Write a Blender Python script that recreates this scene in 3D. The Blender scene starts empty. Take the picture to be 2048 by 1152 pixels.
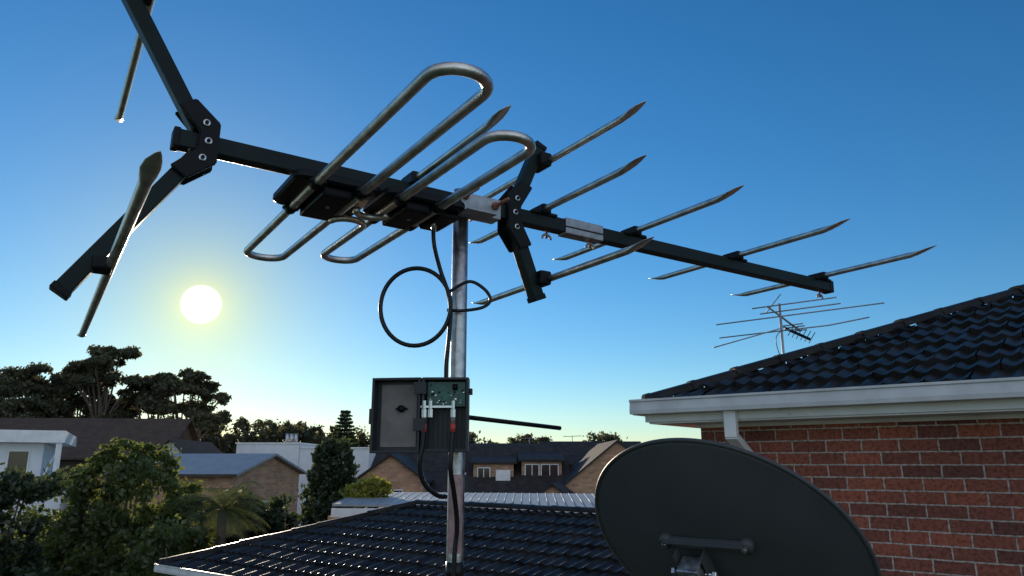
import bpy, bmesh, math, random
import numpy as np
from mathutils import Vector, Matrix
random.seed(4); rng=np.random.default_rng(7)
H=5.6
sc=bpy.context.scene; col=sc.collection
# ---------------------------------------------------------------- materials
def newmat(name):
    m=bpy.data.materials.new(name); m.use_nodes=True
    return m,m.node_tree,m.node_tree.nodes["Principled BSDF"]
def mat(name,c,rough=.5,metal=0.,var=.15,scale=8.,bump=0.,bscale=60.,rvar=0.1,spec=.5,stain=None):
    m,nt,p=newmat(name); N=nt.nodes; L=nt.links
    tc=N.new("ShaderNodeTexCoord"); n=N.new("ShaderNodeTexNoise"); n.inputs["Scale"].default_value=scale; n.inputs["Detail"].default_value=6
    L.new(tc.outputs["Object"],n.inputs["Vector"])
    r=N.new("ShaderNodeValToRGB"); r.color_ramp.elements[0].position=.3; r.color_ramp.elements[1].position=.7
    r.color_ramp.elements[0].color=(*[max(0,x*(1-var)) for x in c],1); r.color_ramp.elements[1].color=(*[min(1,x*(1+var)) for x in c],1)
    L.new(n.outputs["Fac"],r.inputs["Fac"]); src=r.outputs["Color"]
    if stain:
        mp=N.new("ShaderNodeMapping"); mp.inputs["Scale"].default_value=(3.5,3.5,12); L.new(tc.outputs["Object"],mp.inputs["Vector"])
        n4=N.new("ShaderNodeTexNoise"); n4.inputs["Scale"].default_value=2.2; n4.inputs["Detail"].default_value=9; n4.inputs["Roughness"].default_value=.7; L.new(mp.outputs[0],n4.inputs["Vector"])
        r4=N.new("ShaderNodeValToRGB"); r4.color_ramp.elements[0].position=.60; r4.color_ramp.elements[0].color=(0,0,0,1); r4.color_ramp.elements[1].position=.66; r4.color_ramp.elements[1].color=(.8,.8,.8,1)
        L.new(n4.outputs["Fac"],r4.inputs["Fac"]); mx=N.new("ShaderNodeMix"); mx.data_type='RGBA'; L.new(r4.outputs["Color"],mx.inputs[0]); L.new(src,mx.inputs[6]); mx.inputs[7].default_value=(*stain,1); src=mx.outputs[2]
    L.new(src,p.inputs["Base Color"])
    mr=N.new("ShaderNodeMapRange"); mr.inputs["To Min"].default_value=max(.02,rough-rvar); mr.inputs["To Max"].default_value=min(1,rough+rvar)
    L.new(n.outputs["Fac"],mr.inputs["Value"]); L.new(mr.outputs["Result"],p.inputs["Roughness"])
    p.inputs["Metallic"].default_value=metal; p.inputs["Specular IOR Level"].default_value=spec
    if bump>0:
        n2=N.new("ShaderNodeTexNoise"); n2.inputs["Scale"].default_value=bscale; n2.inputs["Detail"].default_value=5
        L.new(tc.outputs["Object"],n2.inputs["Vector"]); b=N.new("ShaderNodeBump"); b.inputs["Strength"].default_value=bump; b.inputs["Distance"].default_value=.01
        L.new(n2.outputs["Fac"],b.inputs["Height"]); L.new(b.outputs["Normal"],p.inputs["Normal"])
    return m
def brickmat(name,c1,c2,mortar,scale=1.,dark=.6):
    m,nt,p=newmat(name); N=nt.nodes; L=nt.links
    tc=N.new("ShaderNodeTexCoord"); sx=N.new("ShaderNodeSeparateXYZ"); L.new(tc.outputs["Object"],sx.inputs[0])
    ad=N.new("ShaderNodeMath"); ad.operation='ADD'; L.new(sx.outputs[0],ad.inputs[0]); L.new(sx.outputs[1],ad.inputs[1])
    cb=N.new("ShaderNodeCombineXYZ"); L.new(ad.outputs[0],cb.inputs[0]); L.new(sx.outputs[2],cb.inputs[1])
    wn=N.new("ShaderNodeTexNoise"); wn.inputs["Scale"].default_value=25; L.new(tc.outputs["Object"],wn.inputs["Vector"])
    ws=N.new("ShaderNodeVectorMath"); ws.operation='SCALE'; ws.inputs["Scale"].default_value=.008; L.new(wn.outputs["Color"],ws.inputs[0])
    wa=N.new("ShaderNodeVectorMath"); wa.operation='ADD'; L.new(cb.outputs[0],wa.inputs[0]); L.new(ws.outputs[0],wa.inputs[1])
    b=N.new("ShaderNodeTexBrick"); L.new(wa.outputs[0],b.inputs["Vector"])
    b.inputs["Scale"].default_value=1; b.inputs["Brick Width"].default_value=.24*scale; b.inputs["Row Height"].default_value=.086*scale
    b.inputs["Mortar Size"].default_value=.006*scale; b.inputs["Mortar Smooth"].default_value=.25; b.inputs["Bias"].default_value=-.1
    b.inputs["Color1"].default_value=(*c1,1); b.inputs["Color2"].default_value=(*c2,1); b.inputs["Mortar"].default_value=(*mortar,1)
    n=N.new("ShaderNodeTexNoise"); n.inputs["Scale"].default_value=38; n.inputs["Detail"].default_value=8; n.inputs["Roughness"].default_value=.7; L.new(tc.outputs["Object"],n.inputs["Vector"])
    r=N.new("ShaderNodeValToRGB"); r.color_ramp.elements[0].position=.38; r.color_ramp.elements[1].position=.55
    r.color_ramp.elements[0].color=(dark,dark*.92,dark*.9,1); r.color_ramp.elements[1].color=(1.15,1.12,1.08,1)
    L.new(n.outputs["Fac"],r.inputs["Fac"])
    n3=N.new("ShaderNodeTexNoise"); n3.inputs["Scale"].default_value=1.3; n3.inputs["Detail"].default_value=3; L.new(tc.outputs["Object"],n3.inputs["Vector"])
    mr3=N.new("ShaderNodeMapRange"); mr3.inputs["From Min"].default_value=.3; mr3.inputs["From Max"].default_value=.7; mr3.inputs["To Min"].default_value=.82; mr3.inputs["To Max"].default_value=1.12; L.new(n3.outputs["Fac"],mr3.inputs["Value"])
    mx=N.new("ShaderNodeVectorMath"); mx.operation='MULTIPLY'; L.new(b.outputs["Color"],mx.inputs[0]); L.new(r.outputs["Color"],mx.inputs[1])
    mx2=N.new("ShaderNodeVectorMath"); mx2.operation='SCALE'; L.new(mx.outputs[0],mx2.inputs[0]); L.new(mr3.outputs[0],mx2.inputs["Scale"])
    L.new(mx2.outputs[0],p.inputs["Base Color"]); p.inputs["Roughness"].default_value=.85
    sub=N.new("ShaderNodeMath"); sub.operation='SUBTRACT'; sub.inputs[0].default_value=1; L.new(b.outputs["Fac"],sub.inputs[1])
    m2=N.new("ShaderNodeMath"); m2.operation='MULTIPLY_ADD'; m2.inputs[1].default_value=.35; L.new(n.outputs["Fac"],m2.inputs[0]); L.new(sub.outputs[0],m2.inputs[2])
    bp=N.new("ShaderNodeBump"); bp.inputs["Strength"].default_value=.9; bp.inputs["Distance"].default_value=.008*scale; L.new(m2.outputs[0],bp.inputs["Height"]); L.new(bp.outputs[0],p.inputs["Normal"])
    return m
def leafmat(name,c,tr,scale=.6):
    m,nt,p=newmat(name); N=nt.nodes; L=nt.links
    N.remove(p); out=[x for x in N if x.type=='OUTPUT_MATERIAL'][0]
    tc=N.new("ShaderNodeTexCoord"); n=N.new("ShaderNodeTexNoise"); n.inputs["Scale"].default_value=scale; n.inputs["Detail"].default_value=5; L.new(tc.outputs["Object"],n.inputs["Vector"])
    r=N.new("ShaderNodeValToRGB"); r.color_ramp.elements[0].position=.35; r.color_ramp.elements[1].position=.65
    r.color_ramp.elements[0].color=(c[0]*.5,c[1]*.55,c[2]*.55,1); r.color_ramp.elements[1].color=(c[0]*1.5,c[1]*1.4,c[2]*1.2,1); L.new(n.outputs["Fac"],r.inputs[0])
    d=N.new("ShaderNodeBsdfDiffuse"); t=N.new("ShaderNodeBsdfTranslucent"); g=N.new("ShaderNodeBsdfGlossy"); g.inputs["Roughness"].default_value=.4; g.inputs["Color"].default_value=(.7,.7,.65,1)
    L.new(r.outputs[0],d.inputs[0]); t.inputs[0].default_value=(*tr,1)
    a=N.new("ShaderNodeMixShader"); a.inputs[0].default_value=.45; L.new(d.outputs[0],a.inputs[1]); L.new(t.outputs[0],a.inputs[2])
    a2=N.new("ShaderNodeMixShader"); a2.inputs[0].default_value=.05; L.new(a.outputs[0],a2.inputs[1]); L.new(g.outputs[0],a2.inputs[2]); L.new(a2.outputs[0],out.inputs[0])
    return m
M={}
M['boom']=mat("painted_boom",(.006,.014,.013),.42,0,.3,20,.05,200,.1,.2)
M['blk']=mat("black_plastic",(.006,.007,.008),.48,0,.3,30,.1,150,.1,.2)
M['alu']=mat("weathered_aluminium",(.74,.69,.61),.40,1,.25,35,.08,300,.12)
M['galv']=mat("galvanised_steel",(.52,.52,.52),.42,1,.32,60,.1,90,.12)
M['galvd']=mat("dull_galvanised_steel",(.36,.37,.38),.5,.8,.3,50,.1,90,.12)
M['bolt']=mat("steel_bolt",(.6,.6,.6),.3,1,.1,60)
M['rust']=mat("rusty_thread",(.30,.12,.08),.6,.5,.3,80)
M['cable']=mat("cable_rubber",(.011,.011,.012),.4,0,.2,30,0,60,.1,.35)
M['box']=mat("grey_box_plastic",(.030,.034,.038),.45,0,.15,30,.05,200,.1,.35)
M['boxin']=mat("box_lining",(.19,.165,.15),.6,0,.25,25)
M['pcb']=mat("circuit_board",(.012,.10,.07),.35,0,.5,150)
M['red']=mat("red_label",(.5,.06,.04),.5,0,.1,30)
M['label']=mat("faded_sticker",(.42,.25,.25),.45,.2,.25,60)
M['dish']=mat("dish_paint",(.066,.071,.073),.5,0,.12,5,.03,300,.08,.4)
M['tile']=mat("black_glazed_tile",(.024,.023,.022),.36,0,.5,4,.15,45,.12,.11)
M['tiledark']=mat("old_dark_tile",(.042,.037,.035),.75,0,.35,2.5,.2,20,.1,.15)
M['white']=mat("white_paint",(.80,.78,.75),.5,0,.10,3,.03,40)
M['eave']=mat("weathered_white_paint",(.80,.78,.75),.55,0,.10,4,.05,40,.1,.4,(.50,.45,.40))
M['gutter']=mat("gutter_paint",(.62,.61,.60),.4,0,.14,5,.03,40)
M['render']=mat("white_render",(.76,.76,.76),.8,0,.06,2,.1,30)
M['metalroof']=mat("pale_metal_roof",(.30,.31,.33),.5,.1,.15,2,0,60,.1,.3)
M['glass']=mat("window_glass",(.02,.025,.03),.08,0,.1,1)
M['brown']=mat("brown_cladding",(.090,.064,.05),.85,0,.2,2,.1,10,.1,.15)
M['bark']=mat("bark",(.16,.12,.09),.85,0,.3,6,.3,30)
M['asph']=mat("asphalt",(.05,.05,.05),.9,0,.2,3)
M['grass']=mat("grass_ground",(.06,.075,.035),.95,0,.4,.15)
M['brick']=brickmat("red_brick",(.36,.10,.058),(.14,.050,.040),(.48,.41,.36),1.,.5)
M['brick2']=brickmat("tan_brick",(.55,.32,.18),(.36,.19,.12),(.45,.4,.33),1.6,.75)
M['leafA']=leafmat("gum_leaves",(.080,.083,.05),(.19,.165,.07),.35)
M['leafB']=leafmat("garden_leaves",(.065,.088,.03),(.26,.30,.07),1.1)
M['leafC']=leafmat("conifer_leaves",(.042,.062,.032),(.10,.13,.04),1.5)
M['leafD']=leafmat("yellow_leaves",(.24,.23,.03),(.6,.55,.06),2)
M['leafE']=leafmat("palm_leaves",(.08,.10,.045),(.2,.22,.07),2)
# ---------------------------------------------------------------- mesh helpers
def empty(name,M4=None,loc=None,rotz=0):
    o=bpy.data.objects.new(name,None); col.objects.link(o); o.empty_display_size=.1
    if M4 is not None: o.matrix_world=M4
    else:
        o.location=loc or (0,0,0); o.rotation_euler=(0,0,rotz)
    return o
def link(name,me,m,parent=None,smooth=False):
    o=bpy.data.objects.new(name,me); col.objects.link(o)
    for mm in (m if isinstance(m,(list,tuple)) else [m]): me.materials.append(mm)
    if parent: o.parent=parent
    if smooth: me.polygons.foreach_set("use_smooth",[True]*len(me.polygons))
    return o
def mesh(name,v,f,m,parent=None,smooth=False):
    me=bpy.data.meshes.new(name); me.from_pydata([tuple(x) for x in v],[],f); me.update()
    return link(name,me,m,parent,smooth)
def box(name,c,s,m,parent=None,bevel=0,rot=None):
    bm=bmesh.new(); bmesh.ops.create_cube(bm,size=1); bmesh.ops.scale(bm,vec=s,verts=bm.verts)
    if bevel>0: bmesh.ops.bevel(bm,geom=bm.edges[:],offset=bevel,segments=2,affect='EDGES',profile=.6)
    if rot is not None: bmesh.ops.transform(bm,matrix=rot.to_4x4(),verts=bm.verts)
    bmesh.ops.translate(bm,vec=c,verts=bm.verts)
    me=bpy.data.meshes.new(name); bm.to_mesh(me); bm.free()
    return link(name,me,m,parent)
def box2(name,lo,hi,m,parent=None,bevel=0):
    return box(name,[(a+b)/2 for a,b in zip(lo,hi)],[abs(b-a) for a,b in zip(lo,hi)],m,parent,bevel)
def sweep(name,pts,r,m,parent=None,n=12,closed=False,prof=None,smooth=True,ref=Vector((0,0,1))):
    pts=[Vector(p) for p in pts]; k=len(pts); v=[]; f=[]
    rr=r if isinstance(r,(list,tuple)) else [r]*k
    up=ref.copy(); t0=(pts[1]-pts[0]).normalized()
    if abs(t0.dot(up))>.95: up=Vector((1,0,0)) if abs(t0.x)<.9 else Vector((0,1,0))
    for i in range(k):
        if closed: t=(pts[(i+1)%k]-pts[i-1]).normalized()
        else: t=(pts[min(i+1,k-1)]-pts[max(i-1,0)]).normalized()
        side=t.cross(up).normalized(); u2=side.cross(t).normalized(); up=u2
        w,h=prof[i] if prof else (1,1)
        for j in range(n):
            a=2*math.pi*j/n
            v.append(pts[i]+side*(math.cos(a)*rr[i]*w)+u2*(math.sin(a)*rr[i]*h))
    for i in range(k if closed else k-1):
        i2=(i+1)%k
        for j in range(n): f.append((i*n+j,i*n+(j+1)%n,i2*n+(j+1)%n,i2*n+j))
    if not closed:
        f.append(tuple(range(n-1,-1,-1))); f.append(tuple((k-1)*n+j for j in range(n)))
    return mesh(name,v,f,m,parent,smooth)
def spline(P,n=8):
    P=[Vector(p) for p in P]; Q=[P[0]]+P+[P[-1]]; out=[]
    for i in range(1,len(Q)-2):
        for j in range(n):
            t=j/n; a,b,c,d=Q[i-1],Q[i],Q[i+1],Q[i+2]
            out.append(.5*((2*b)+(c-a)*t+(2*a-5*b+4*c-d)*t*t+(3*b-a-3*c+d)*t**3))
    out.append(P[-1]); return out
def element(name,t,z,s0,s1,parent,r=.0075):
    """tube rod; both ends flattened into a slash-cut pointed blade"""
    q=[0,.006,.020,.036,.052,.07]; w=[(.12,.10),(.55,.14),(1.15,.22),(1.4,.38),(1.25,.7),(1,1)]; zz=[.011,.0095,.0065,.003,.001,0]
    S=[s0+x for x in q]+[s0+.2,(s0+s1)/2,s1-.2]+[s1-x for x in q[::-1]]
    pr=w+[(1,1)]*3+w[::-1]; Z=zz+[0,0,0]+zz[::-1]; T=[.004,.003,.001]+[0]*9+[.001,.003,.004]
    return sweep(name,[(t+tt,s,z+q_) for s,q_,tt in zip(S,Z,T)],r,M['alu'],parent,14,prof=pr)
def poly_plate(name,pts,s0,s1,m,parent,bev=.002):
    bm=bmesh.new(); vs=[bm.verts.new((p[0],s0,p[1])) for p in pts]; fc=bm.faces.new(vs)
    r=bmesh.ops.extrude_face_region(bm,geom=[fc]); bmesh.ops.translate(bm,vec=(0,s1-s0,0),verts=[g for g in r['geom'] if isinstance(g,bmesh.types.BMVert)])
    bmesh.ops.recalc_face_normals(bm,faces=bm.faces)
    if bev: bmesh.ops.bevel(bm,geom=bm.edges[:],offset=bev,segments=2,affect='EDGES')
    me=bpy.data.meshes.new(name); bm.to_mesh(me); bm.free(); return link(name,me,m,parent)
def bolt(name,c,axis,r,h,m,parent,n=6):
    c=Vector(c); a=Vector(axis).normalized()
    return sweep(name,[c,c+a*h*.8,c+a*h],[r,r,r*.75],m,parent,n,smooth=False)
# ---------------------------------------------------------------- the big TV antenna
O=Vector((-0.10,1.517,0.542+H))
b=Vector((.845,.534,-.02)).normalized(); e=Vector((-.534,.845,0)).normalized(); k=b.cross(e)
fr=Matrix((b,e,k)).transposed().to_4x4(); fr.translation=O
ant=empty("tv_antenna",fr)
box2("boom",(-.577,-.0145,-.016),(1.235,.0145,.016),M['boom'],ant,.0025)
box2("boom_end_cap",(1.232,-.016,-.018),(1.25,.016,.018),M['blk'],ant,.003)
box2("boom_tail_cap",(-.584,-.0165,-.018),(-.572,.0165,.018),M['blk'],ant,.003)
for t in (1.2,.832,.467,.195):
    element("director",t,.026,-.352,.340,ant)
    box2("clip",(t-.035,-.02,.012),(t+.035,.02,.02),M['blk'],ant,.003)
    box2("clip_saddle",(t-.012,-.028,.014),(t+.012,.028,.036),M['blk'],ant,.004)
element("uhf_director",-.125,.026,-.374,.347,ant)
box2("clip_saddle",(-.14,-.03,.012),(-.11,.03,.037),M['blk'],ant,.004)
def arc(c,r,a0,a1,z,n=12): return [(c[0]+r*math.cos(a0+(a1-a0)*i/n),c[1]+r*math.sin(a0+(a1-a0)*i/n),z) for i in range(n+1)]
ZL=-.038
def loop(t0,t1,s0,s1,z):
    r=(t1-t0)/2; c=(t0+t1)/2; P=arc((c,s1-r),r,0,math.pi,z)
    P+=[(t0,s1-r-(s1-s0-2*r)*q,z) for q in (.1,.3,.5,.7,.9)]
    P+=arc((c,s0+r),r,math.pi,2*math.pi,z); P+=[(t1,s0+r+(s1-s0-2*r)*q,z) for q in (.1,.3,.5,.7,.9)]
    sweep("folded_dipole",P,.0088,M['alu'],ant,14,closed=True)
loop(-.335,-.245,-.545,.54,ZL); loop(-.170,-.086,-.412,.45,ZL)
def housing(name,t0,t1,s0,s1):
    r=.02; pts=[]
    for (cx,cy,a0) in ((t1-r,s1-r,0),(t0+r,s1-r,90),(t0+r,s0+r,180),(t1-r,s0+r,270)):
        for q in range(5):
            a=math.radians(a0+q*22.5); pts.append((cx+r*math.cos(a),cy+r*math.sin(a)))
    n=len(pts); V=[]
    cx,cy=(t0+t1)/2,(s0+s1)/2
    for z,sc_ in ((-.017,.97),(-.021,1),(-.031,1),(-.035,.95)): V+=[(cx+(p[0]-cx)*sc_,cy+(p[1]-cy)*sc_,z) for p in pts]
    F=[tuple(range(n)),tuple(range(4*n-1,3*n-1,-1))]
    for l in range(3):
        for i in range(n): F.append((l*n+i,l*n+(i+1)%n,(l+1)*n+(i+1)%n,(l+1)*n+i))
    mesh(name,V,F,M['blk'],ant)
housing("dipole_housing",-.376,-.206,-.045,.135); housing("balun_housing",-.200,-.025,-.060,.095)
for (t,s) in ((-.335,-.037),(-.245,-.037),(-.335,.125),(-.245,.125),(-.17,-.05),(-.086,-.05),(-.17,.085),(-.086,.085)):
    sweep("tube_collar",[(t,s-.010,ZL),(t,s+.010,ZL)],.0125,M['blk'],ant,14)
    box2("tube_saddle",(t-.016,s-.012,-.041),(t+.016,s+.012,-.0355),M['blk'],ant,.001)
box2("balun_block",(-.157,-.045,-.056),(-.100,.080,-.0355),M['blk'],ant,.005)
box2("feed_block",(-.320,-.03,-.056),(-.260,.120,-.0355),M['blk'],ant,.005)
box2("side_block",(-.075,-.03,-.050),(-.03,.07,-.0355),M['blk'],ant,.005)
sweep("phasing_loop",arc((-.208,.0),.032,math.pi*.02,math.pi*.98,-.060),.0068,M['alu'],ant,12)
sweep("phasing_loop",arc((-.226,.098),.034,-math.pi*.98,-.02*math.pi,-.060),.0068,M['alu'],ant,12)
bolt("housing_screw",(-.29,.03,-.056),(0,0,-1),.004,.003,M['bolt'],ant,8)
bolt("housing_screw",(-.128,.005,-.056),(0,0,-1),.004,.003,M['bolt'],ant,8)
def vbr(tp,d,L,sgn,w,rl,hw,bw):
    for s0,s1 in ((-.024,-.0165),(.0165,.024)):
        dx,dz=d
        up=[(tp+dx*rl+hw*dz,dz*rl-hw*dx),(tp+dx*rl-hw*dz,dz*rl+hw*dx)]
        inner=max(up,key=lambda p:sgn*p[0]-p[1]); outer=[q for q in up if q!=inner][0]
        pts=[(tp+sgn*(bw-.002),.016),inner,outer,(tp-sgn*bw,.038),(tp-sgn*bw,-.038),(outer[0],-outer[1]),(inner[0],-inner[1]),(tp+sgn*(bw-.002),-.016)]
        poly_plate("v_bracket",pts,s0,s1,M['blk'],ant)
    for zz in (.033,0,-.033):
        bolt("bracket_bolt",(tp+(dx*.012 if zz else 0),-.024,zz),(0,-1,0),.0062,.0025,M['bolt'],ant,14)
        bolt("bracket_bolt",(tp+(dx*.012 if zz else 0),-.0265,zz),(0,-1,0),.0036,.0035,M['blk'],ant,6)
    for sg in (1,-1):
        D=Vector((d[0],0,d[1]*sg)).normalized(); rot=Matrix((D,Vector((0,1,0)),D.cross(Vector((0,1,0))))).transposed()
        c=Vector((tp,0,0))+D*(.03+L)/2
        box("v_arm",c,(L-.03,.028,w),M['boom'],ant,.0025,rot)
        box("v_arm_cap",Vector((tp,0,0))+D*(L),(.012,.032,w+.004),M['blk'],ant,.002,rot)
vbr(-.528,(-.53,.848),.345,-1,.027,.078,.017,.018)
vbr(.112,(.38,.925),.195,1,.027,.080,.017,.018)
element("reflector_rod",-.648,.258,-.52,.62,ant,.0078)
element("reflector_rod",-.648,-.243,-.515,.84,ant,.0078)
for z in (.258,-.243): box("rod_clip",(-.66,0,z),(.03,.044,.022),M['blk'],ant,.004)
element("uhf_rod",.205,.145,-.345,.335,ant); element("uhf_rod",.205,-.137,-.355,.335,ant)
for z in (.145,-.137):
    box("rod_clip",(.192,0,z),(.03,.06,.032),M['blk'],ant,.006)
box2("mast_clamp",(-.02,-.0195,-.024),(.078,.0195,.021),M['galvd'],ant,.002)
box2("mast_clamp_lip",(-.02,-.05,-.027),(.05,-.015,-.0245),M['galvd'],ant,.0005)
for t,z in ((-.012,.012),(.062,.004)):
    sweep("u_bolt_leg",[(t,-.075,z),(t,.09,z)],.0042,M['rust'],ant,10)
    bolt("u_bolt_nut",(t,-.0195,z),(0,-1,0),.009,.008,M['rust'],ant)
box2("boom_joiner",(.255,-.0175,-.002),(.365,.0175,.019),M['galvd'],ant,.002)
box2("boom_joiner",(.255,-.0175,-.019),(.365,.0175,-.0045),M['galvd'],ant,.002)
for t in (.212,.338,1.2):
    sweep("wing_bolt",[(t,0,-.018),(t,0,-.036)],.003,M['rust'],ant,8)
    for sg in (1,-1): sweep("wing",spline([(t,0,-.026),(t+.008*sg,0,-.03),(t+.013*sg,0,-.038)],3),[.003]*6+[.002],M['galvd'],ant,8)
# ---------------------------------------------------------------- mast
mx,my=-.112,1.545
def R(x,y,z): return (x,y,z+H)
mast=empty("antenna_mast",loc=(mx,my,0))
sweep("mast_tube",[(0,0,2.6),(0,0,4.4),(0,0,5.3),(0,0,H+.3),(0,0,H+.585)],.0168,M['galv'],mast,28)
sweep("black_tape",[(0,0,H-.222),(0,0,H-.186)],.0178,M['cable'],mast,28)
for z in (4.0,3.2): sweep("mast_strap",[(0,0,z),(0,0,z+.03)],.02,M['galv'],mast,20)
V=[];F=[]
for i,zz in enumerate((H-.17,H-.02)):
    for j in range(11):
        a=math.radians(215+11*j); V.append((.0171*math.cos(a),.0171*math.sin(a),zz))
for j in range(10): F.append((j,j+1,12+j,11+j))
mesh("mast_sticker",V,F,M['label'],mast,True)
# ---------------------------------------------------------------- masthead amplifier box
jb=empty("junction_box",loc=R(-.130,1.478,.094))
w,h,d=.0455,.0715,.020
box2("back",(-w,.016,-h),(w,.020,h),M['box'],jb)
for lo,hi in (((-w,-.02,-h),(-w+.005,.016,h)),((w-.005,-.02,-h),(w,.016,h)),((-w+.005,-.02,h-.005),(w-.005,.016,h)),((-w+.005,-.02,-h),(w-.005,.016,-h+.005))):
    box2("side",lo,hi,M['box'],jb,.0012)
box2("circuit_board",(-.036,-.004,.016),(.038,-.0015,.064),M['pcb'],jb)
for i in range(44):
    x=random.uniform(-.032,.035); z=random.uniform(.019,.061); s=random.uniform(.001,.003)
    box("component",(x,-.0055,z),(s*1.4,.003,s),M[random.choice(['blk','bolt','boxin','blk'])],jb)
sweep("capacitor",[(.018,-.008,.048),(.018,-.008,.059)],.005,M['blk'],jb,14)
box2("earth_bar",(-.047,-.0185,.0125),(.018,-.0165,.0165),M['bolt'],jb)
for x in (-.040,-.028,.016):
    sweep("f_connector",[(x,-.019,.026),(x,-.019,.010),(x,-.019,.009),(x,-.019,-.006)],[.0035,.0035,.0052,.0052],M['bolt'],jb,6 ,smooth=False)
    if x!=-.028:
        sweep("connector_sleeve",[(x,-.019,-.006),(x,-.019,-.018)],.0045,M['boxin'],jb,12)
        sweep("red_sleeve",[(x,-.019,-.018),(x,-.019,-.034)],.0055,M['red'],jb,12)
for i in range(8): box2("cell_rib",(-.034+i*.009,.013,-.062),(-.033+i*.009,.016,.008),M['box'],jb)
box2("pole_clamp",(-.003,.0205,-.012),(.038,.05,.012),M['box'],jb,.003)
lidm=Matrix.Translation(R(-.130-w-.003,1.458,.094))@Matrix.Rotation(math.radians(-8),4,'Z')
lid=empty("box_lid",lidm); 
lid.parent=jb; lid.matrix_parent_inverse=Matrix.Translation(-Vector(R(-.130,1.478,.094)))
W2=.098
box2("lid_panel",(-W2,.024,-h-.002),(0,.028,h),M['box'],lid)
box2("lid_lining",(-W2+.014,.0215,-h+.010),(-.012,.0238,h-.012),M['boxin'],lid)
for lo,hi in (((-W2,0,-h-.002),(-W2+.005,.024,h)),((-.005,0,-h-.002),(0,.024,h)),((-W2+.005,0,h-.005),(-.005,.024,h)),((-W2+.005,0,-h-.002),(-.005,.024,-h+.003))):
    box2("lid_side",lo,hi,M['box'],lid,.0012)
for z in (.05,-.02): box2("hinge",(-.012,-.004,z-.012),(.012,.003,z+.012),M['box'],lid,.001)
sweep("lid_knob",[(-.042,.0215,.012),(-.042,.013,.012)],.007,M['blk'],lid,14)
box2("lid_knob_bar",(-.054,.017,.010),(-.030,.0213,.014),M['blk'],lid,.001)
box2("lid_latch",(-W2-.006,.006,-.018),(-W2,.02,.012),M['box'],lid,.001)
box2("mounting_ear",(w,.004,.040),(w+.006,.018,.052),M['box'],jb,.001)
sweep("stay_rod",[R(-.10,1.53,.0935),R(.108,1.70,.0785)],.0048,M['blk'],mast,12).matrix_parent_inverse=Matrix.Translation((-mx,-my,0))
# ---------------------------------------------------------------- coaxial cable
cab=empty("coaxial_cable",loc=(0,0,0))
sweep("feed_plug",[R(-.166,1.50,.512),R(-.166,1.50,.495),R(-.165,1.50,.478)],[.006,.006,.005],M['bolt'],cab,8)
y=1.515
P=spline([R(-.166,1.50,.482),R(-.163,1.502,.445),R(-.150,y,.395),R(-.134,y,.35),R(-.1275,y,.31),R(-.130,y,.25),R(-.134,y,.20),R(-.134,1.52,.15)],6)
sweep("cable_down",P,.0046,M['cable'],cab,10)
P=[R(-.200+.073*math.cos(a),1.508+.006*math.sin(a*.5),.318+.082*math.sin(a)) for a in [2*math.pi*i/48 for i in range(48)]]
sweep("cable_coil",P,.0046,M['cable'],cab,10,closed=True)
P=spline([R(-.170,1.459,.062),R(-.172,1.459,.03),R(-.176,1.46,.0),R(-.168,1.47,-.035),R(-.145,1.49,-.058),R(-.130,1.515,-.062)],6)
sweep("cable_in",P,.0048,M['cable'],cab,10)
P=spline([R(-.114,1.459,.062),R(-.116,1.458,.03),R(-.117,1.46,-.01),R(-.111,1.49,-.06),R(-.107,1.518,-.12),R(-.112,1.522,-.2),R(-.112,1.522,-.5)],6)
sweep("cable_out",P,.0048,M['cable'],cab,10)
P=spline([R(-.13,1.52,.352),R(-.09,1.515,.372),R(-.058,1.51,.355),R(-.045,1.51,.332),R(-.06,1.51,.316),R(-.1,1.515,.31),R(-.135,1.52,.312)],8)
sweep("cable_tie",P,.0022,M['cable'],cab,8,prof=[(1,1.6)]*len(P))
# ---------------------------------------------------------------- satellite dish
N=Vector((.487,.569,.662)).normalized(); rx=N.cross(Vector((0,0,1))).normalized(); ux=rx.cross(N)*1
dm=Matrix((rx,ux,N)).transposed().to_4x4()
dm.translation=Vector((.515,1.894,-.200+H)); dish=empty("satellite_dish",dm)
Rd=.338; dep=.062; v=[];f=[]; nr=26; na=112
for i in range(nr+1):
    r=Rd*i/nr
    for j in range(na):
        a=2*math.pi*j/na; v.append((r*math.cos(a),r*math.sin(a),-dep*(1-(r/Rd)**2)))
for i in range(nr):
    for j in range(na): f.append((i*na+j,i*na+(j+1)%na,(i+1)*na+(j+1)%na,(i+1)*na+j))
o=mesh("reflector",v,f,M['dish'],dish,True)
md=o.modifiers.new("s",'SOLIDIFY'); md.thickness=.002; md.offset=0
sweep("rim",[(Rd*math.cos(a),Rd*math.sin(a),0) for a in [2*math.pi*j/na for j in range(na)]],.0052,M['dish'],dish,8,closed=True)
zb=-dep; yo=.084
box2("back_bracket",(-.10,yo-.010,zb-.012),(.10,yo+.014,zb+.003),M['dish'],dish,.004)
box2("bracket_rib",(-.10,yo+.010,zb-.022),(.10,yo+.014,zb-.011),M['dish'],dish,.001)
for x in (-.10,.10):
    sweep("bracket_lug",[(x,yo+.002,zb+.014),(x,yo+.002,zb-.012)],.017,M['dish'],dish,20)
    bolt("lug_bolt",(x,yo+.002,zb-.012),(0,0,-1),.008,.008,M['bolt'],dish)
cx_=-.034
for x in (-.034,.034): box2("side_plate",(cx_+x-.0015,yo-.105,zb-.045),(cx_+x+.0015,yo-.004,zb-.010),M['dish'],dish,.0005)
box2("mount_clamp",(cx_-.027,yo-.12,zb-.070),(cx_+.027,yo-.022,zb-.020),M['galv'],dish,.004)
sweep("clamp_bolt",[(cx_-.060,yo-.058,zb-.040),(cx_+.055,yo-.058,zb-.040)],.005,M['bolt'],dish,10)
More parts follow.
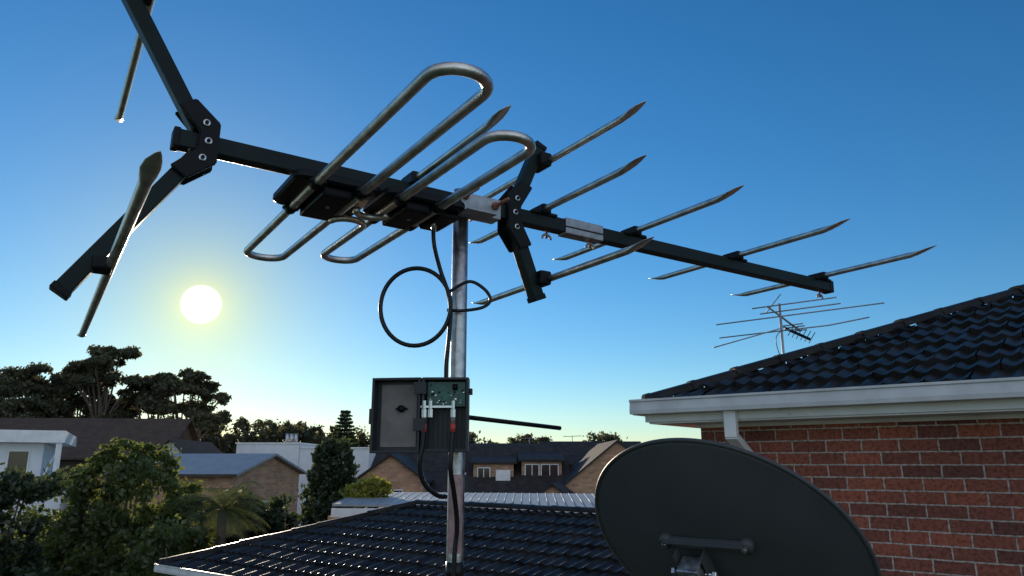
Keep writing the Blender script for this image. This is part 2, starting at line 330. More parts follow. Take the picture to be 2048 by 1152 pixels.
for x in (-.058,.046): bolt("clamp_nut",(cx_+x,yo-.058,zb-.040),(1,0,0),.011,.009,M['bolt'],dish)
bolt("face_nut",(cx_,yo-.055,zb-.070),(0,0,-1),.010,.012,M['bolt'],dish)
pc=dm@Vector((cx_,yo-.095,zb-.048))
po=sweep("dish_pole",[pc,pc+Vector((0,0,-.3)),pc+Vector((0,0,-1.6))],.019,M['galv'],None,24); po.parent=dish; po.matrix_parent_inverse=dm.inverted()
sweep("lnb_arm",[(0,-Rd*.9,-.02),(0,-.30,.1),(0,-.2,.40)],.012,M['dish'],dish,12)
sweep("lnb",[(0,-.2,.40),(0,-.15,.37)],[.03,.022],M['blk'],dish,16)
# ---------------------------------------------------------------- tiled roofs
def tile_face(name,u0,u1,run,pitch,parent,clips,m,y0=0,z0=0,seg=10,tw=.30,ch=.32,jit=.005):
    cp,sp=math.cos(pitch),math.sin(pitch); V=[];F=[]
    L=run/cp; nc=int(math.ceil(L/ch)); rnd=random.Random(5)
    for c in range(nc):
        v0=c*ch; v1=min((c+1)*ch,L)+.0
        off=(c%2)*.15
        nt_=int((u1-u0)/tw)+2
        for t in range(-1,nt_):
            ua=u0+t*tw+off+rnd.uniform(-.004,.004); j=rnd.uniform(-jit,jit); tl=rnd.uniform(-jit,jit); vj=rnd.uniform(-.008,.008)
            base=len(V)
            for s in range(seg+1):
                u=ua+(tw-.004)*s/seg
                p=.026*(.5+.5*math.cos(2*math.pi*(s/seg)*2))**1.3+tl*(s/seg-.5)
                for (vv,hh) in ((v0-.012+vj,-.004+p*.6),(v0-.012+vj,.036+p+j),(v0+.01,.038+p+j),(v1+.01,.004+p)):
                    V.append((u,y0+vv*cp-hh*sp,z0+vv*sp+hh*cp))
            for s in range(seg):
                a=base+s*4; q=base+(s+1)*4
                for i in range(3): F.append((a+i,q+i,q+i+1,a+i+1))
    me=bpy.data.meshes.new(name); me.from_pydata(V,[],F)
    bm=bmesh.new(); bm.from_mesh(me)
    for (pt,nn) in clips+[((u0,0,0),(1,0,0)),((u1,0,0),(-1,0,0))]:
        bmesh.ops.bisect_plane(bm,geom=bm.verts[:]+bm.edges[:]+bm.faces[:],plane_co=pt,plane_no=nn,clear_inner=True)
    bm.to_mesh(me); bm.free()
    o=link(name,me,m,parent,True)
    try:
        me.set_sharp_from_angle(angle=math.radians(50))
    except Exception: pass
    return o
def ridge_tiles(name,a,bb,r,m,parent,L=.38):
    a=Vector(a); bb=Vector(bb); d=(bb-a); n=max(1,int(d.length/L)); dn=d.normalized(); side=dn.cross(Vector((0,0,1))).normalized(); up=side.cross(dn)
    V=[];F=[]
    for i in range(n):
        s=a+d*(i/n); q=a+d*((i+1.1)/n); b0=len(V); rnd=random.uniform(-.006,.006); sx=side*random.uniform(-.006,.006)
        prof=[(s,r*1.08),(s+dn*.05,r*1.08),(s+dn*.055,r),(q,r*.93)]
        for (c,rr) in prof:
            for j in range(11):
                an=math.pi*(j/10)*1.1-math.pi*.05
                V.append(c+sx+side*math.cos(an)*rr+up*(math.sin(an)*rr*.7+rnd))
        for x in range(3):
            for j in range(10): F.append((b0+x*11+j,b0+x*11+j+1,b0+(x+1)*11+j+1,b0+(x+1)*11+j))
        F.append(tuple(b0+j for j in range(11)))
    return mesh(name,V,F,m,parent,False)
def gutter(name,x0,x1,y,z,m,parent,h=.115,w=.11):
    prof=[(0,0),(-w,0),(-w-.004,h*.25),(-w+.004,h*.8),(-w-.008,h*.86),(-w-.008,h),(-w+.006,h),(-w+.006,h*.9),(-w+.012,h*.3),(-.004,.012),(0,.012)]
    V=[(x,y+p[0],z+p[1]) for x in (x0,x1) for p in prof]; n=len(prof)
    F=[(i,(i+1)%n,n+(i+1)%n,n+i) for i in range(n)]+[tuple(range(n)),tuple(range(2*n-1,n-1,-1))]
    return mesh(name,V,F,m,parent)
ang=math.atan2(-.616,.788)
# ---- brick house on the right
bh=empty("brick_house",loc=(1.52,6.10,H),rotz=ang)
ov=.30
Lw,Dw=12.,8.5
box2("walls",(0,0,-H),(Lw,Dw,.310),M['brick'],bh)
box2("soffit",(-ov,-ov,.312),(Lw+ov,Dw+ov,.335),M['eave'],bh)
box2("fascia",(-ov-.002,-ov-.022,.325),(Lw+ov,-ov-.002,.50),M['eave'],bh)
box2("fascia",(-ov-.024,-ov-.022,.325),(-ov-.004,Dw+ov,.50),M['eave'],bh)
gutter("gutter",-ov-.10,Lw+ov,-ov-.024,.385,M['gutter'],bh)
g2=gutter("gutter",-Dw-ov,ov+.02,-ov-.026,.385,M['gutter'],bh); g2.rotation_euler=(0,0,math.radians(-90)); 
box2("quad_trim",(-.02,-.022,.282),(Lw,-.002,.3115),M['eave'],bh,.002)
for x in (2.3,5.2,8.4): box2("gutter_joint",(x-.02,-ov-.1465,.387),(x+.02,-ov-.142,.499),M['gutter'],bh)
pr=math.radians(22)
roofz=.475
def roofsub(name,parent,x0,x1,y0,y1,z,pitch,m):
    W=(y1-y0)/2; hgt=W*math.tan(pitch)
    V=[(x0,y0,z),(x1,y0,z),(x1,y1,z),(x0,y1,z),(x0+W,y0+W,z+hgt),(x1-W,y0+W,z+hgt)]
    return mesh(name,V,[(0,1,5,4),(1,2,5),(2,3,4,5),(3,0,4),(3,2,1,0)],m,parent),W,hgt
o,W,hg=roofsub("roof_deck",bh,-ov,Lw+ov,-ov,Dw+ov,roofz-.002,pr,M['tiledark'])
tile_face("roof_tiles",-ov,7.5,W,pr,bh,[((-ov,-ov,0),(1,-1,0))],M['tile'],y0=-ov-.03,z0=roofz-.012+.0,tw=.25,ch=.27,jit=.010)
ridge_tiles("hip_tiles",(-ov-.02,-ov-.02,roofz+.015),(-ov+W,-ov+W,roofz+hg+.035),.085,M['tile'],bh)
ridge_tiles("ridge_cap",(-ov+W,-ov+W,roofz+hg+.05),(Lw+ov-W,-ov+W,roofz+hg+.05),.085,M['tile'],bh)
def pipe(name,P,w,d,m,parent):
    for i in range(len(P)-1):
        a,b2=Vector(P[i]),Vector(P[i+1]); D=(b2-a); L=D.length; D.normalize(); X=Vector((1,0,0)); Y=D.cross(X)
        box(name,(a+b2)/2,(w,d,L+.02),m,parent,.006,Matrix((X,Y,D)).transposed())
pipe("downpipe",[(.40,-ov-.06,.385),(.40,-ov-.06,.20),(.40,-.06,.06),(.40,-.06,-H)],.09,.055,M['white'],bh)
# ---- lower tiled roof house
lh=empty("neighbour_house",loc=(-5.32,12.0,H-1.49),rotz=ang)
pl_=math.radians(17.3)
box2("walls",(.45,.45,-H+1.49),(8.8,5.0,-.10),M['brick'],lh)
box2("soffit",(0,0,-.1),(8.8,5.4,-.08),M['white'],lh)
box2("fascia",(-.002,-.002,-.078),(8.8,.02,.03),M['white'],lh)
gutter("gutter",-.02,8.8,-.003,-.09,M['gutter'],lh)
g=gutter("gutter",-5.4,.0,-.003,-.09,M['gutter'],lh); g.rotation_euler=(0,0,math.radians(-90))
W2r=2.7; h2=W2r*math.tan(pl_)
mesh("roof_deck",[(0,0,-.002),(8.8,0,-.002),(8.8,5.4,-.002),(0,5.4,-.002),(W2r,W2r,h2),(8.8,W2r,h2)],[(0,1,5,4),(1,2,5),(2,3,4,5),(3,0,4)],M['tiledark'],lh)
tile_face("roof_tiles",0,8.8,W2r,pl_,lh,[((0,0,0),(1,-1,0))],M['tile'],y0=-.03,z0=-.012,ch=.30)
ridge_tiles("hip_tiles",(-.02,-.02,.02),(W2r,W2r,h2+.03),.085,M['tile'],lh)
ridge_tiles("ridge_cap",(W2r,W2r,h2+.03),(8.8,W2r,h2+.03),.085,M['tile'],lh)
# ---------------------------------------------------------------- second antenna on the brick house roof
a2=empty("tv_antenna",loc=R(3.30,9.0,0))
sweep("mast_tube",[(0,0,.2),(0,0,1.93)],.016,M['galvd'],a2,12)
bd=Vector((.46,.35,-.20)); b0=Vector((-.2,-.15,1.86))
sweep("boom",[b0,b0+bd*1.15],.012,M['galvd'],a2,8)
for q,l,r_ in ((0,.52,0),(.25,.50,0),(.45,.78,0.05),(.95,.12,0),(1.05,.10,0),(1.12,.09,0),(.85,.13,0)):
    c=b0+bd*q; dd=Vector((.93,-.35,.07))
    sweep("element",[c-dd*l*(.35 if q<.3 else 1),c+dd*l*1.5 if q<.6 else c+dd*l],.0085,M['galvd'],a2,6)
sweep("element",[(-.9,-.2,1.35),(0,0,1.62),(.05,.0,1.64)],.0085,M['galvd'],a2,6)
sweep("element",[(-.2,-.1,1.80),(.03,0,2.05)],.007,M['galvd'],a2,6)
sweep("element",[(-.68,.3,1.55),(.5,-.2,1.62),(.95,-.3,1.70)],.0085,M['galvd'],a2,6)
sweep("reflector_grid",[(.05,0,1.62),(.38,.1,1.50)],.018,M['blk'],a2,6)
for i in range(6): sweep("grid_fin",[(.08+i*.05,.02,1.53-.018*i),(.16+i*.05,.0,1.66-.018*i)],.005,M['blk'],a2,5)
sweep("cable",spline([(0,-.02,1.6),(-.08,-.02,1.5),(-.07,-.02,1.35),(-.02,-.02,1.2)],4),.005,M['cable'],a2,6)
# ---------------------------------------------------------------- distant buildings
def window(parent,x,z,w_,h_,y,fm='white',mull=1):
    t=.06
    box2("window_glass",(x-w_/2,y-.02,z-h_/2),(x+w_/2,y-.012,z+h_/2),M['glass'],parent)
    for lo,hi in (((x-w_/2-t,y-.06,z-h_/2-t),(x+w_/2+t,y-.001,z-h_/2)),((x-w_/2-t,y-.06,z+h_/2),(x+w_/2+t,y-.001,z+h_/2+t)),
                  ((x-w_/2-t,y-.06,z-h_/2),(x-w_/2,y-.001,z+h_/2)),((x+w_/2,y-.06,z-h_/2),(x+w_/2+t,y-.001,z+h_/2))):
        box2("window_frame",lo,hi,M[fm],parent)
    for i in range(mull):
        xx=x-w_/2+w_*(i+1)/(mull+1); box2("window_bar",(xx-.025,y-.05,z-h_/2),(xx+.025,y-.021,z+h_/2),M[fm],parent)
def gable(name,loc,rotz,x0,x1,y0,y1,ze,zr,wall,roof,axis='x',ov=.35,th=.12):
    e_=empty(name,loc=loc,rotz=rotz); zb=-loc[2]
    box2("walls",(x0,y0,zb),(x1,y1,ze),wall,e_)
    if axis=='x':
        ym=(y0+y1)/2; s=(zr-ze)/(ym-y0)
        mesh("gable_walls",[(x0,y0,ze),(x0,y1,ze),(x0,ym,zr),(x1,y0,ze),(x1,y1,ze),(x1,ym,zr)],[(0,1,2),(3,5,4)],wall,e_)
        for sg,yy in ((1,y0-ov),(-1,y1+ov)):
            zz=ze-s*ov
            V=[(x0-ov,yy,zz+.02),(x1+ov,yy,zz+.02),(x1+ov,ym,zr+.02),(x0-ov,ym,zr+.02)]
            V+= [(p[0],p[1],p[2]+th) for p in V]
            mesh("roof_slope",V,[(0,1,2,3),(4,5,6,7),(0,1,5,4),(1,2,6,5),(3,0,4,7)],roof,e_)
        box2("roof_gutter",(x0-ov,y0-ov-.1,ze-s*ov),(x1+ov,y0-ov-.003,ze-s*ov+.12),M['brown'],e_)
    else:
        xm=(x0+x1)/2; s=(zr-ze)/(xm-x0)
        mesh("gable_walls",[(x0,y0,ze),(x1,y0,ze),(xm,y0,zr),(x0,y1,ze),(x1,y1,ze),(xm,y1,zr)],[(0,1,2),(3,5,4)],wall,e_)
        for xx in (x0-ov,x1+ov):
            zz=ze-s*ov
            V=[(xx,y0-ov,zz+.02),(xx,y1+ov,zz+.02),(xm,y1+ov,zr+.02),(xm,y0-ov,zr+.02)]
            V+= [(p[0],p[1],p[2]+th) for p in V]
            mesh("roof_slope",V,[(0,1,2,3),(4,5,6,7),(0,1,5,4),(2,3,7,6),(3,0,4,7),(1,2,6,5)],roof,e_)
    return e_
# white modern house, left
wh=empty("white_house",loc=(-22.3,38,H),rotz=math.radians(27))
box2("upper_walls",(-12,0,-2.2),(-.9,9,1.0),M['render'],wh); box2("roof_slab",(-12.6,-.8,1.02),(0,9.5,1.60),M['white'],wh)
box2("lower_walls",(-12,-2.5,-H),(.6,9,-2.22),M['render'],wh); box2("balcony_floor",(-12,-2.6,-2.2),(0,-.01,-1.95),M['white'],wh)
for x,w_ in ((-5.0,3.2),(-1.9,.8),(-9,3)): window(wh,x,-.4,w_,2.0,0,'white',2 if w_>2 else 0)
box2("balustrade",(-11.9,-2.55,-1.94),(-.05,-2.5,-1.0),M['glass'],wh)
box2("column",(-.35,-.7,-1.94),(-.1,-.45,1.01),M['white'],wh)
ww=box2("wing_wall",(-2.6,-8.5,-H),(.6,-2.52,-1.25),M['render'],wh)
window(wh,-1.0,-3.2,.9,1.1,-8.5,'white',0)
# dark cladded building
gable("dark_roofed_building",(-29,54,H),math.radians(6),-9,4.0,0,9,.6,3.3,M['brown'],M['brown'],'x',.5)
gable("dark_roofed_building",(-23.0,50,H),math.radians(6),-1.5,2.6,0,9,-.4,1.5,M['render'],M['brown'],'y',.4)
# brick gable building with pale roof
bg=gable("brick_gable_house",(-11.6,32,H),math.radians(-8),-6.5,0,0,6.6,-.45,.36,M['brick2'],M['metalroof'],'x',.3,.1)
box2("window_glass",(.012,2.2,-2.4),(.02,4.4,-1.7),M['glass'],bg)
for lo,hi in (((.01,2.1,-2.5),(.06,4.5,-2.4)),((.01,2.1,-1.7),(.06,4.5,-1.6)),((.01,2.1,-2.4),(.06,2.2,-1.7)),((.01,4.4,-2.4),(.06,4.5,-1.7)),((.022,3.25,-2.4),(.06,3.35,-1.7))): box2("window_frame",lo,hi,M['white'],bg)
# white parapet building
wp=empty("white_parapet_building",loc=(-16.5,60,H))
box2("walls",(-5.2,0,-H),(-.3,9,1.55),M['render'],wp); box2("walls_low",(-.29,.3,-H),(5.2,8,1.2),M['render'],wp)
box2("parapet_cap",(-5.3,-.08,1.552),(-.2,9.1,1.66),M['white'],wp); box2("parapet_cap",(-.19,.2,1.202),(5.3,8.1,1.3),M['white'],wp)
for i in range(3): sweep("roof_vent",[(-1.7+i*.35,1.5,1.66),(-1.7+i*.35,1.5,2.4)],.15,M['galv'],wp,10)
window(wp,-3.2,-.3,1.2,.9,0,'white',1)
# townhouses with black roofs
T0=gable("brick_townhouse",(0,46,H),0,-8.6,3.2,0,11,-1.7,1.05,M['brick2'],M['tiledark'],'x',.4)
T1=gable("brick_townhouse",(6.1,44,H),0,-3.6,3.6,0,10,-1.6,1.25,M['brick2'],M['tiledark'],'y',.2)
T2=gable("brick_townhouse",(5.8,54,H),0,-3.4,3.6,0,8,.1,1.55,M['brick2'],M['tiledark'],'x',.4)
T3=gable("brick_townhouse",(-6.9,43.5,H),0,-1.9,1.9,0,7,-.9,.45,M['brick2'],M['tiledark'],'y',.25)
T4=gable("brick_townhouse",(-.6,52,H),0,-2.2,2.4,0,8,.3,1.35,M['brick2'],M['tiledark'],'x',.3)
T5=gable("brick_townhouse",(2.0,40,H),math.radians(-8),-1.6,1.8,0,8,-2.3,-1.1,M['brick2'],M['tiledark'],'y',.2)
def dormer(par,x0,x1,y,z0,z1,zr):
    box2("dormer_wall",(x0,y,z0),(x1,y+3.5,z1),M['brick2'],par)
    V=[(x0-.2,y-.25,z1+.01),(x1+.2,y-.25,z1+.01),(x1+.2,y+3.6,zr),(x0-.2,y+3.6,zr)]; V+=[(p[0],p[1],p[2]+.12) for p in V]
    mesh("dormer_roof",V,[(0,1,2,3),(4,5,6,7),(0,1,5,4),(1,2,6,5),(3,0,4,7)],M['tiledark'],par)
dormer(T0,.6,3.1,1.8,-1.4,.15,.75); window(T0,1.25,-.40,.8,.7,1.8,'white',1); window(T0,2.35,-.40,1.0,.7,1.8,'white',1)
dormer(T0,-2.4,.1,1.6,-1.4,.0,.5); box2("air_conditioner",(-1.0,1.15,-1.05),(-.1,1.58,-.35),M['white'],T0,.03); window(T0,-1.75,-.55,.7,.6,1.6,'white',1)
window(T1,1.2,-2.6,1.0,1.0,0,'white',1); window(T1,-.6,-1.0,.8,.8,0,'white',1); window(T3,.2,-1.9,1.0,.9,0,'white',1)
for x,y_,z_ in ((-2.9,1.9,-.75),(-3.3,2.0,-.7),(-4.2,3.5,-.2)): sweep("roof_vent",[(x,y_,z_-.5),(x,y_,z_+.25)],.09,M['galv'],T0,10)
box("skylight",(-4.3,3.0,-.74),(.9,1.2,.08),M['metalroof'],T0,0,Matrix.Rotation(math.radians(26.5),3,'X'))
for x,y_,z_ in ((1.3,57,1.9),(4.6,58,2.1)):
    q=empty("rooftop_antenna",loc=R(x,y_,0)); sweep("mast_tube",[(0,0,.9),(0,0,z_)],.03,M['galvd'],q,6)
    sweep("boom",[(-.7,0,z_-.05),(.7,0,z_-.0)],.025,M['galvd'],q,6)
    for i in range(5): sweep("element",[(-.6+i*.3,-.3,z_-.04+i*.01),(-.6+i*.3,.3,z_-.04+i*.01)],.02,M['galvd'],q,5)
# pale flat metal roof in middle distance
pr_=empty("patio_roof",loc=R(0,17,.02),rotz=math.radians(-3))
V=[(-4.0,0,-.93),(2.6,0,-.99),(2.6,4.2,-.86),(-4.4,4.2,-.82)]; V+=[(p[0],p[1],p[2]+.05) for p in V]
mesh("roof_sheet",V,[(0,1,2,3),(4,5,6,7),(0,1,5,4),(1,2,6,5),(3,0,4,7)],M['metalroof'],pr_)
for i in range(34): 
    q=i/33; sweep("rib",[(-4+6.6*q,0,-.876-.06*q),(-4.4+7.0*q,4.2,-.766-.04*q)],.012,M['metalroof'],pr_,5)
box2("beam",(-4.0,-.05,-1.16),(2.6,-.005,-.97),M['white'],pr_)
box2("walls",(-4.2,.4,-H-.02),(2.4,4.0,-1.17),M['brick2'],pr_)
# ---------------------------------------------------------------- ground and street
mesh("ground",[(-1500,-600,0),(1500,-600,0),(1500,2500,0),(-1500,2500,0)],[(0,1,2,3)],M['grass'])
mesh("street",[(-80,25.5,.004),(80,25.5,.004),(80,31,.004),(-80,31,.004)],[(0,1,2,3)],M['asph'])
# ---------------------------------------------------------------- trees
def leaves(blobs,size,asp=1.8,spr=(.10,.26)):
    C=[]
    for (cx,cy,cz,rx_,ry_,rz_,n,kc) in blobs:
        d=rng.normal(size=(kc,3)); d/=np.linalg.norm(d,axis=1)[:,None]; rad=rng.uniform(.45,1.,size=(kc,1))**.6
        cc=d*rad; sel=rng.integers(0,kc,n); sp=rng.uniform(*spr,size=kc)[sel][:,None]
        p=cc[sel]+rng.normal(size=(n,3))*sp
        C.append(p*np.array([rx_,ry_,rz_])+np.array([cx,cy,cz]))
    C=np.concatenate(C); n=len(C)
    a=rng.normal(size=(n,3)); a[:,2]-=.25; a/=np.linalg.norm(a,axis=1)[:,None]
    q=rng.normal(size=(n,3)); q-=a*(a*q).sum(1)[:,None]; q/=np.linalg.norm(q,axis=1)[:,None]
    s=size*rng.uniform(.6,1.4,size=(n,1))
    V=np.stack([C-a*s*asp*.5,C+q*s*.5,C+a*s*asp*.5,C-q*s*.5],1).reshape(-1,3)
    return V
def tree_obj(name,loc,blobs,size,lm,limbs,asp=1.8,spr=(.10,.26)):
    V=leaves(blobs,size,asp,spr); nl=len(V)//4
    LV=[];LF=[]
    for pts,r0,r1 in limbs:
        pts=[np.array(p,float) for p in pts]; k_=len(pts); ns=6
        for i,p in enumerate(pts):
            t=pts[min(i+1,k_-1)]-pts[max(i-1,0)]; t/=np.linalg.norm(t)+1e-9
            u=np.cross(t,[.3,1,.1]); u/=np.linalg.norm(u); w_=np.cross(t,u); r=r0+(r1-r0)*i/(k_-1)
            base=len(LV)
            for j in range(ns):
                an=2*math.pi*j/ns; LV.append(p+(u*math.cos(an)+w_*math.sin(an))*r)
            if i:
                for j in range(ns): LF.append((base-ns+j,base-ns+(j+1)%ns,base+(j+1)%ns,base+j))
    nv=len(V)
    me=bpy.data.meshes.new(name)
    allV=np.concatenate([V,np.array(LV)]) if LV else V
    me.vertices.add(len(allV)); me.vertices.foreach_set("co",allV.astype(np.float32).ravel())
    nf=nl+len(LF); me.loops.add(nf*4)
    idx=np.concatenate([np.arange(nv),(np.array(LF).ravel()+nv) if LF else np.array([],int)]).astype(np.int32)
    me.loops.foreach_set("vertex_index",idx); me.polygons.add(nf)
    me.polygons.foreach_set("loop_start",(np.arange(nf)*4).astype(np.int32))
    me.polygons.foreach_set("material_index",np.concatenate([np.zeros(nl),np.ones(len(LF))]).astype(np.int32))
    me.update(calc_edges=True)
    o=bpy.data.objects.new(name,me); col.objects.link(o); me.materials.append(lm); me.materials.append(M['bark']); o.location=loc
    return o
def gum(loc,ht,spread,nb,seed=1,fork=None,low=.5,dens=900):
    """eucalypt: bare forked limbs carrying separate flat-domed leaf clumps around an open crown"""
    rd=random.Random(seed); blobs=[]; limbs=[]
    fk=ht*(fork or .45); limbs.append(([(0,0,0),(rd.uniform(-.3,.3),0,fk*.5),(0,0,fk)],ht*.018,ht*.012))
    for i in range(nb):
        fr_=(i+.5)/nb; an=2.4*i+rd.uniform(-.3,.3); rr=spread*fr_**.6
        z=ht*(low+(1-low)*math.sqrt(max(0,1-(rr/(spread*1.08))**2)))*rd.uniform(.94,1.0)-ht*.03
        if i%3==2: z-=ht*rd.uniform(.10,.2); rr*=.8
        tip=(rr*math.cos(an),rr*math.sin(an),z)
        mid=(tip[0]*.40+rd.uniform(-.3,.3),tip[1]*.40,fk+(z-fk)*.45)
        limbs.append(([(0,0,fk*.95),mid,(tip[0]*.85,tip[1]*.85,z-.5),tip],ht*.007,ht*.002))
        for j in range(5):
            a2_=rd.uniform(0,6.28); s=spread*rd.uniform(.10,.18); dx=spread*.22*math.cos(a2_); dy=spread*.22*math.sin(a2_); dz=rd.uniform(-.45,.35)
            c=(tip[0]+dx,tip[1]+dy,tip[2]+dz); blobs.append((*c,s,s,s*.55,int(dens*.24),7)); limbs.append(([mid,(tip[0]*.9,tip[1]*.9,z-.7),c],ht*.003,ht*.001))
    return tree_obj("gum_tree",loc,blobs,.19,M['leafA'],limbs,2.0,(.2,.46))
gum((-46.0,70,0),14.8,5.2,22,1)
gum((-42.3,74,0),15.6,4.0,18,7)
gum((-38.2,70,0),16.9,3.7,18,3,.5,.60)
gum((-34.2,72,0),14.6,2.8,13,4)
gum((-30.2,70,0),14.4,3.7,20,5,.4,.45)
gum((-51.5,68,0),13.6,4.6,18,6)
gum((-47,63,0),11.6,5,22,16,.35,.4,1200)
gum((-41,63,0),10.8,4.4,20,17,.35,.4,1200)
gum((-35,64,0),9.6,3.6,16,18,.35,.4,1200)
# distant tree belt
bl=[];rd=random.Random(11)
def tops(X):
    px=1024+X/(110*.00065)
    if px<700: return 6.3-max(0,(px-430))/270*1.4
    if px<960: return 4.0
    return 2.6
for i in range(170):
    X=-75+150*i/169+rd.uniform(-.8,.8); t=tops(X)*rd.choice([.7,.85,1,1.1])*rd.uniform(.92,1.06); Y=rd.uniform(-6,6); r=rd.uniform(1.1,2.3)
    bl.append((X,Y,H+t-r*.9,r,r,r*.9,560,14)); bl.append((X,Y,H+t-r*2.6,r*1.3,r,r*1.5,420,10))
for (px,pt,r) in ((1212,866,1.9),(1052,872,2.0),(1085,878,1.4)):
    X=110*.00065*(px-1024); z=110*.00063*(928-pt); bl.append((X,0,H+z-r*.7,r*1.3,r,r*.8,1500,24)); bl.append((X,0,H+z-r*2,r,r,r,500,12))
tree_obj("distant_trees",(0,112,0),bl,.30,M['leafA'],[([(x,0,0),(x,0,H)],.25,.15) for x in range(-70,75,7)])
bl=[(-260+520*i/169,rd.uniform(-15,15),rd.uniform(3,7.5),5,5,4.5,260,10) for i in range(170)]
tree_obj("distant_trees",(0,260,0),bl,1.3,M['leafA'],[])
# norfolk pine
bl=[];lb=[([(0,0,0),(0,0,H+6.6)],.3,.05)]
for i in range(13):
    z=H+1.0+i*.44; r=1.75*(1-i/14)+.15
    for j in range(8):
        a=2*math.pi*j/8+i*.3
        for q in (.4,.75,1): bl.append((r*q*math.cos(a),r*q*math.sin(a),z+.12*q,.2+.1*r,.2+.1*r,.09,26,3))
tree_obj("norfolk_pine",(-21.0,95,0),bl,.2,M['leafC'],lb)
def garden(name,loc,blobs,size,lm,trunk,seed=1,asp=1.7):
    limbs=[([(0,0,0),(0,0,trunk)],.16,.1)]+[([(0,0,trunk),(b_[0]*.5,b_[1]*.5,(trunk+b_[2])*.5),b_[:3]],.07,.015) for b_ in blobs]
    return tree_obj(name,loc,blobs,size,lm,limbs,asp)
def cloud(cx,cz,wx,wz,n,seed,r=(.5,.9),dens=1500,dy=.8):
    rd=random.Random(seed); B=[]
    for i in range(n):
        a=rd.uniform(0,2*math.pi); q=math.sqrt(rd.random())
        x=cx+wx*q*math.cos(a); z=cz+wz*q*math.sin(a); rr=rd.uniform(*r)
        B.append((x,rd.uniform(-dy,dy),max(z,.8),rr,rr,rr*.75,int(dens*rr),12))
    return B
garden("leafy_tree",(-9.9,20,0),cloud(0,3.9,1.7,1.7,30,2)+cloud(0,2.4,2.0,1.3,20,3)+[(-.1,0,5.85,.6,.6,.35,1100,12),(.5,.1,5.5,.55,.5,.4,900,10),(-.7,.1,5.55,.5,.5,.4,800,10),(-1.3,.1,5.1,.5,.5,.4,800,10)],.085,M['leafB'],2.0)
garden("leafy_tree",(-10.1,15,0),cloud(0,3.4,.75,1.8,18,5,(.4,.7),1800)+cloud(-1,2.8,1.2,2,16,6,(.5,.8),1700),.075,M['leafC'],1.6)
garden("leafy_tree",(-7.3,17.5,0),cloud(0,2.7,1.3,1.15,24,9,(.45,.75),1700),.08,M['leafB'],1.2)
garden("leafy_tree",(-5.4,17.0,0),cloud(0,2.7,1.0,1.0,20,12,(.4,.7),1700),.08,M['leafC'],1.2)
garden("leafy_tree",(-13.2,24,0),cloud(0,3.1,1.8,1.4,18,15,(.6,.95),1300),.10,M['leafC'],1.2)
garden("leafy_tree",(-9.3,25,0),cloud(0,3.3,2.4,1.0,26,18,(.6,.95),1300),.10,M['leafC'],1.2)
B=[]; rd=random.Random(3)
for i in range(60):
    z=1.0+5.0*(i/59)**.85; rr=1.45*(1-((z-1.0)/5.35))**.75
    for j in range(2):
        a=rd.uniform(0,6.28); B.append((rr*.75*math.cos(a),rr*.75*math.sin(a),z+rd.uniform(-.1,.1),.30+.15*rr,.30+.15*rr,.30,330,7))
garden("conical_tree",(-5.15,22,0),B,.075,M['leafC'],4.5)
garden("yellow_bush",(-3.7,19.5,0),cloud(.1,4.85,.5,.22,9,21,(.22,.36),1600,.3),.06,M['leafD'],3.8)
# palm
pv=[];pf=[]
pe=empty("palm_tree",loc=(-6.9,18.5,0)); sweep("trunk",[(0,0,0),(.05,0,2.5),(0,0,4.55)],[.16,.12,.1],M['bark'],pe,10)
rd=random.Random(8)
for i in range(40):
    a=rd.uniform(0,6.28); el=rd.uniform(-.1,1.3); L=rd.uniform(1.0,1.4); prev=Vector((0,0,4.55)); dirv=Vector((math.cos(a)*math.cos(el),math.sin(a)*math.cos(el),math.sin(el)))
    p=prev.copy()
    for s in range(26):
        dirv.z-=.05; dn=dirv.normalized(); q=p+dn*L/26; sd=dn.cross(Vector((0,0,1))); 
        if sd.length<.01: sd=Vector((1,0,0))
        sd.normalize(); ll=.34*math.sin(math.pi*(s+2)/29)
        for sg in (1,-1):
            tip=q+sd*sg*ll+dn*ll*.5+Vector((0,0,-ll*.35)); k0=len(pv); pv+= [p,p+(q-p)*.6,tip]; pf.append((k0,k0+1,k0+2))
        p=q
mesh("fronds",pv,pf,M['leafE'],pe)
# ---------------------------------------------------------------- sky, sun, added fill glow
w=bpy.data.worlds.new("World"); sc.world=w; w.use_nodes=True; nt=w.node_tree; NN=nt.nodes; LL=nt.links
el=math.radians(11.1); az=math.radians(-23.1)
sk=NN.new("ShaderNodeTexSky"); sk.sky_type='NISHITA'; sk.sun_disc=False; sk.sun_elevation=el; sk.sun_rotation=az
sk.dust_density=.05; sk.ozone_density=4; sk.air_density=1
hs=NN.new("ShaderNodeHueSaturation"); hs.inputs["Saturation"].default_value=1.18; hs.inputs["Value"].default_value=1.45; LL.new(sk.outputs[0],hs.inputs["Color"])
S=Vector((math.sin(az)*math.cos(el),math.cos(az)*math.cos(el),math.sin(el)))
tc=NN.new("ShaderNodeTexCoord"); nm=NN.new("ShaderNodeVectorMath"); nm.operation='NORMALIZE'; LL.new(tc.outputs["Generated"],nm.inputs[0])
dp=NN.new("ShaderNodeVectorMath"); dp.operation='DOT_PRODUCT'; LL.new(nm.outputs[0],dp.inputs[0]); dp.inputs[1].default_value=S
ac=NN.new("ShaderNodeMath"); ac.operation='ARCCOSINE'; LL.new(dp.outputs["Value"],ac.inputs[0])
